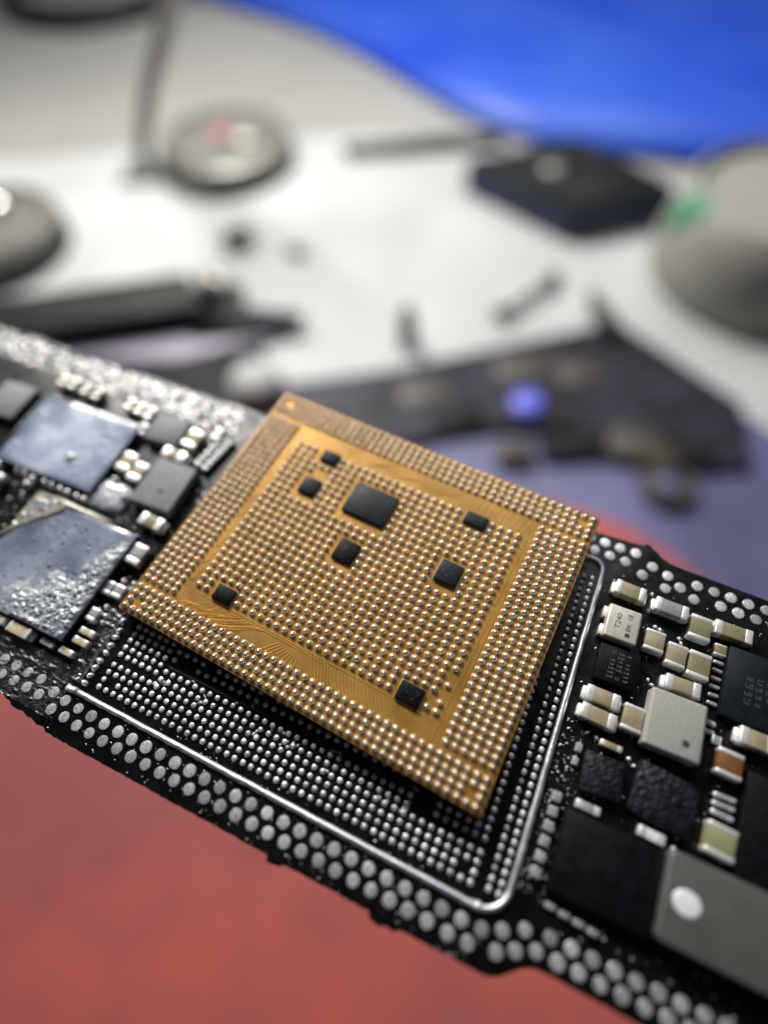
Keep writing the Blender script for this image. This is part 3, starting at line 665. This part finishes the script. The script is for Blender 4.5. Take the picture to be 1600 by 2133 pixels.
# ================================================================== the loose processor chip
chip = thing("processor_chip", "gold square chip covered in rows of silver solder balls, lying on the board", "chip")
ux = Vector((0.99776, -0.06688, 0.00302)); uy = Vector((0.0668, 0.99758, 0.01933)); uz = Vector((-0.0043, -0.01909, 0.99981))
CM = Matrix((ux, uy, uz)).transposed().to_4x4(); CM.translation = Vector((-1.77, 8.79, 2.60)) * p - uz * 0.075
chip.matrix_world = CM
W0, W1, H0, H1 = -0.70 * p, 44.72 * p, -0.60 * p, 35.22 * p
cx, cy, cw, ch = (W0 + W1) / 2, (H0 + H1) / 2, W1 - W0, H1 - H0
so = obj("substrate", rbox("substrate", cw, ch, .30, "gold_edge", .015, 1), chip, (cx, cy, -.301))
obj("mask_face", rbox("mask_face", cw - .10, ch - .10, .012, "gold_mask", .004, 1), so, (0, 0, .292))
obj("edge_band", rbox("edge_band", cw + .012, ch + .012, .05, "gold_edge", .01, 1), so, (0, 0, .22))
obj("mold_cap", rbox("mold_cap", cw - .06, ch - .06, .34, "ic_black", .02, 1), chip, (cx, cy, -.642))
# scored border line
V = []; F = []
x0, x1, y0, y1 = -0.46 * p, 44.48 * p, -0.42 * p, 35.0 * p; t_ = .032
for a, b_, c_, d_ in ((x0, y0, x1, y0 + t_), (x0, y1 - t_, x1, y1), (x0, y0 + t_, x0 + t_, y1 - t_), (x1 - t_, y0 + t_, x1, y1 - t_)):
    n = len(V); V += [(a, b_, .0062), (c_, b_, .0062), (c_, d_, .0062), (a, d_, .0062)]; F.append((n, n + 1, n + 2, n + 3))
obj("score_line", mesh("score_line", V, F, "gold_line"), chip)

# land side capacitors: x0 x1 y0 y1 in pitches
LC = [(9.7, 12.1, 27.4, 29.1, "ic_black"), (9.6, 12.0, 22.1, 24.5, "ic_black"), (16.1, 22.0, 22.25, 26.65, "ic_blueblack"), (18.25, 20.9, 16.1, 18.9, "ic_black"),
      (8.5, 10.95, 5.35, 7.3, "ic_black"), (30.1, 33.0, 27.35, 29.0, "ic_blueblack"), (30.2, 32.95, 19.05, 21.85, "ic_blueblack"), (32.4, 35.1, 5.3, 7.4, "ic_black")]
for a, b_, c_, d_, m in LC:
    big = (b_ - a) > 4
    o = obj("die_capacitor", rbox("die_capacitor", (b_ - a) * p, (d_ - c_) * p, .15, m, .02 if big else .055, 3), chip, ((a + b_) / 2 * p, (c_ + d_) / 2 * p, .008))
    f_ = obj("fillet", rbox("fillet", (b_ - a) * p + .045, (d_ - c_) * p + .04, .03, "cap_fillet", .015, 2), o, (-.012, .01, 0))
    for k in range(5):
        obj("speck", pad_s, o, (random.uniform(-.4, .4) * (b_ - a) * p, random.uniform(-.35, .35) * (d_ - c_) * p, .148), 0, (.09, .09, .1))

# solder balls
B = []
r9 = 0.894
for j in range(4):
    for i in range(45):
        if not (j == 1 and i in (1, 43)): B.append((i, j * r9))
        if not (j == 2 and i in (1, 43)): B.append((i, 31.94 + j * 0.885))
for j in range(31):
    for i in range(5): B.append((i, 3.95 + j * r9))
    for i in range(39, 45): B.append((i, 3.95 + j * r9))
for j in range(24):
    for i in range(29):
        x, y = 6.14 + 1.098 * i, 6.03 + 0.98 * j
        if (i, j) in ((28, 4), (27, 1), (28, 2), (5, 20), (4, 20)): continue
        skip = False
        for n, (a, b_, c_, d_, m) in enumerate(LC):
            lo = 1.05 if n in (1, 2, 3, 6) else .42
            if a - .45 < x < b_ + .45 and c_ - lo < y < d_ + .45: skip = True
        if not skip: B.append((x, y))
ball = dome("solder_ball", 0.110, 0.150, 12, 4, "solder_ball")
ring = lathe("land_ring", [(0.140, 0), (0.138, 0.006), (0.12, 0.010)], 12, "ball_ring")
cl_ = CM.inverted() @ camo.location
B.sort(key=lambda a: (a[0] * p - cl_.x) ** 2 + (a[1] * p - cl_.y) ** 2)
zb = .006
for x, y in B[:300]:
    s = random.uniform(.90, 1.06)
    obj("solder_ball", ball, chip, (jit(x * p), jit(y * p), zb), random.random() * 6.28, (s, s, random.uniform(.9, 1.08)))
o = obj("solder_ball_field", join("solder_ball_field", ball, [(jit(x * p), jit(y * p), zb, random.random() * 6.28, random.uniform(.94, 1.05)) for x, y in B[300:]], "solder_ball"), chip); o["kind"] = "stuff"
o = obj("land_ring_field", join("land_ring_field", ring, [(x * p, y * p, zb - .0015, random.random(), 1) for x, y in B], "ball_ring"), chip); o["kind"] = "stuff"

# copper traces fanning across the bare strips
TV = []; TF = []
def trace(pts, w=.030, z=.0085):
    for (xa, ya), (xb, yb) in zip(pts[:-1], pts[1:]):
        a = Vector((xa * p, ya * p, 0)); b2 = Vector((xb * p, yb * p, 0)); t = (b2 - a)
        if t.length < 1e-5: continue
        s = Vector((-t.y, t.x, 0)).normalized() * w / 2; n = len(TV)
        for q in (a - s, b2 - s, b2 + s, a + s): TV.append((q.x, q.y, z))
        for q in (a - s * .4, b2 - s * .4, b2 + s * .4, a + s * .4): TV.append((q.x, q.y, z + .013))
        TF.extend([(n + 4, n + 5, n + 6, n + 7), (n, n + 1, n + 5, n + 4), (n + 2, n + 3, n + 7, n + 6)])
for k in range(20):                       # lower strip, left: traces leaning left
    x = 6.0 + k * 0.42; trace([(x - 1.3 - .05 * k, 3.0), (x - 0.6, 3.6), (x + 1.3, 3.9 + .04 * k), (x + 2.2, 4.9)] if k % 4 else [(x - .4, 3.1), (x + 1.0, 3.7)])
for k in range(9):
    x = 17.0 + k * .55; trace([(x, 3.05), (x + 1.4 - .2 * k, 4.5 - .08 * k)])
for k in range(7):
    x = 22.3 + k * .42; trace([(x + .9, 3.0), (x + .3, 4.0), (x - .4, 5.2)])
for k in range(17):                       # lower strip, right: long traces leaning right
    x = 25.0 + k * .46; trace([(x, 5.0 - .02 * k), (x + .5, 3.9), (x + 1.25, 3.05)], .038)
    if k % 3 == 0: trace([(x + 1.25, 3.05), (x + 1.4, 1.4)], .016)
for k in range(26):                       # horizontal run along the inner edge
    pass
trace([(7, 5.2), (31, 5.25), (36.8, 5.2)], .03); trace([(14, 4.9), (24, 4.95)], .02)
trace([(37.6, 3.2), (37.62, 10)], .026); trace([(37.8, 10), (37.7, 28.6)], .02); trace([(38.35, 3.5), (38.35, 29)], .016)
for k in range(12):                       # right hand top strip
    x = 31.0 + .52 * k + .25 * (k % 3); trace([(x, 29.35), (x + .25, 31.5)], .018)
for k in range(14):
    x = 16 + .8 * k; trace([(x, 29.6 + .3 * math.sin(k)), (x + 1.6, 30.4 + .3 * math.sin(k)), (x + 2.2, 31.3)], .016)
for k in range(9):
    y = 6 + 2.4 * k; trace([(4.7, y), (5.3, y + .5), (5.35, y + 1.9)], .014)
for k in range(44):                       # fine traces between the balls
    x = 7 + random.random() * 28; x = 6.14 + 1.098 * round((x - 6.14) / 1.098) + .549
    y = 8 + random.random() * 17; trace([(x, y), (x, y + random.uniform(1, 3.5))], .012)
for k in range(30):
    y = 4.4 + r9 * random.randrange(29); x = random.choice([39.5, 40.5, 41.5, 42.5, 43.5]); trace([(x, y), (x, y + random.uniform(.9, 2.7))], .012)
o = obj("copper_traces", mesh("copper_traces", TV, TF, "gold_trace"), chip); o["kind"] = "stuff"
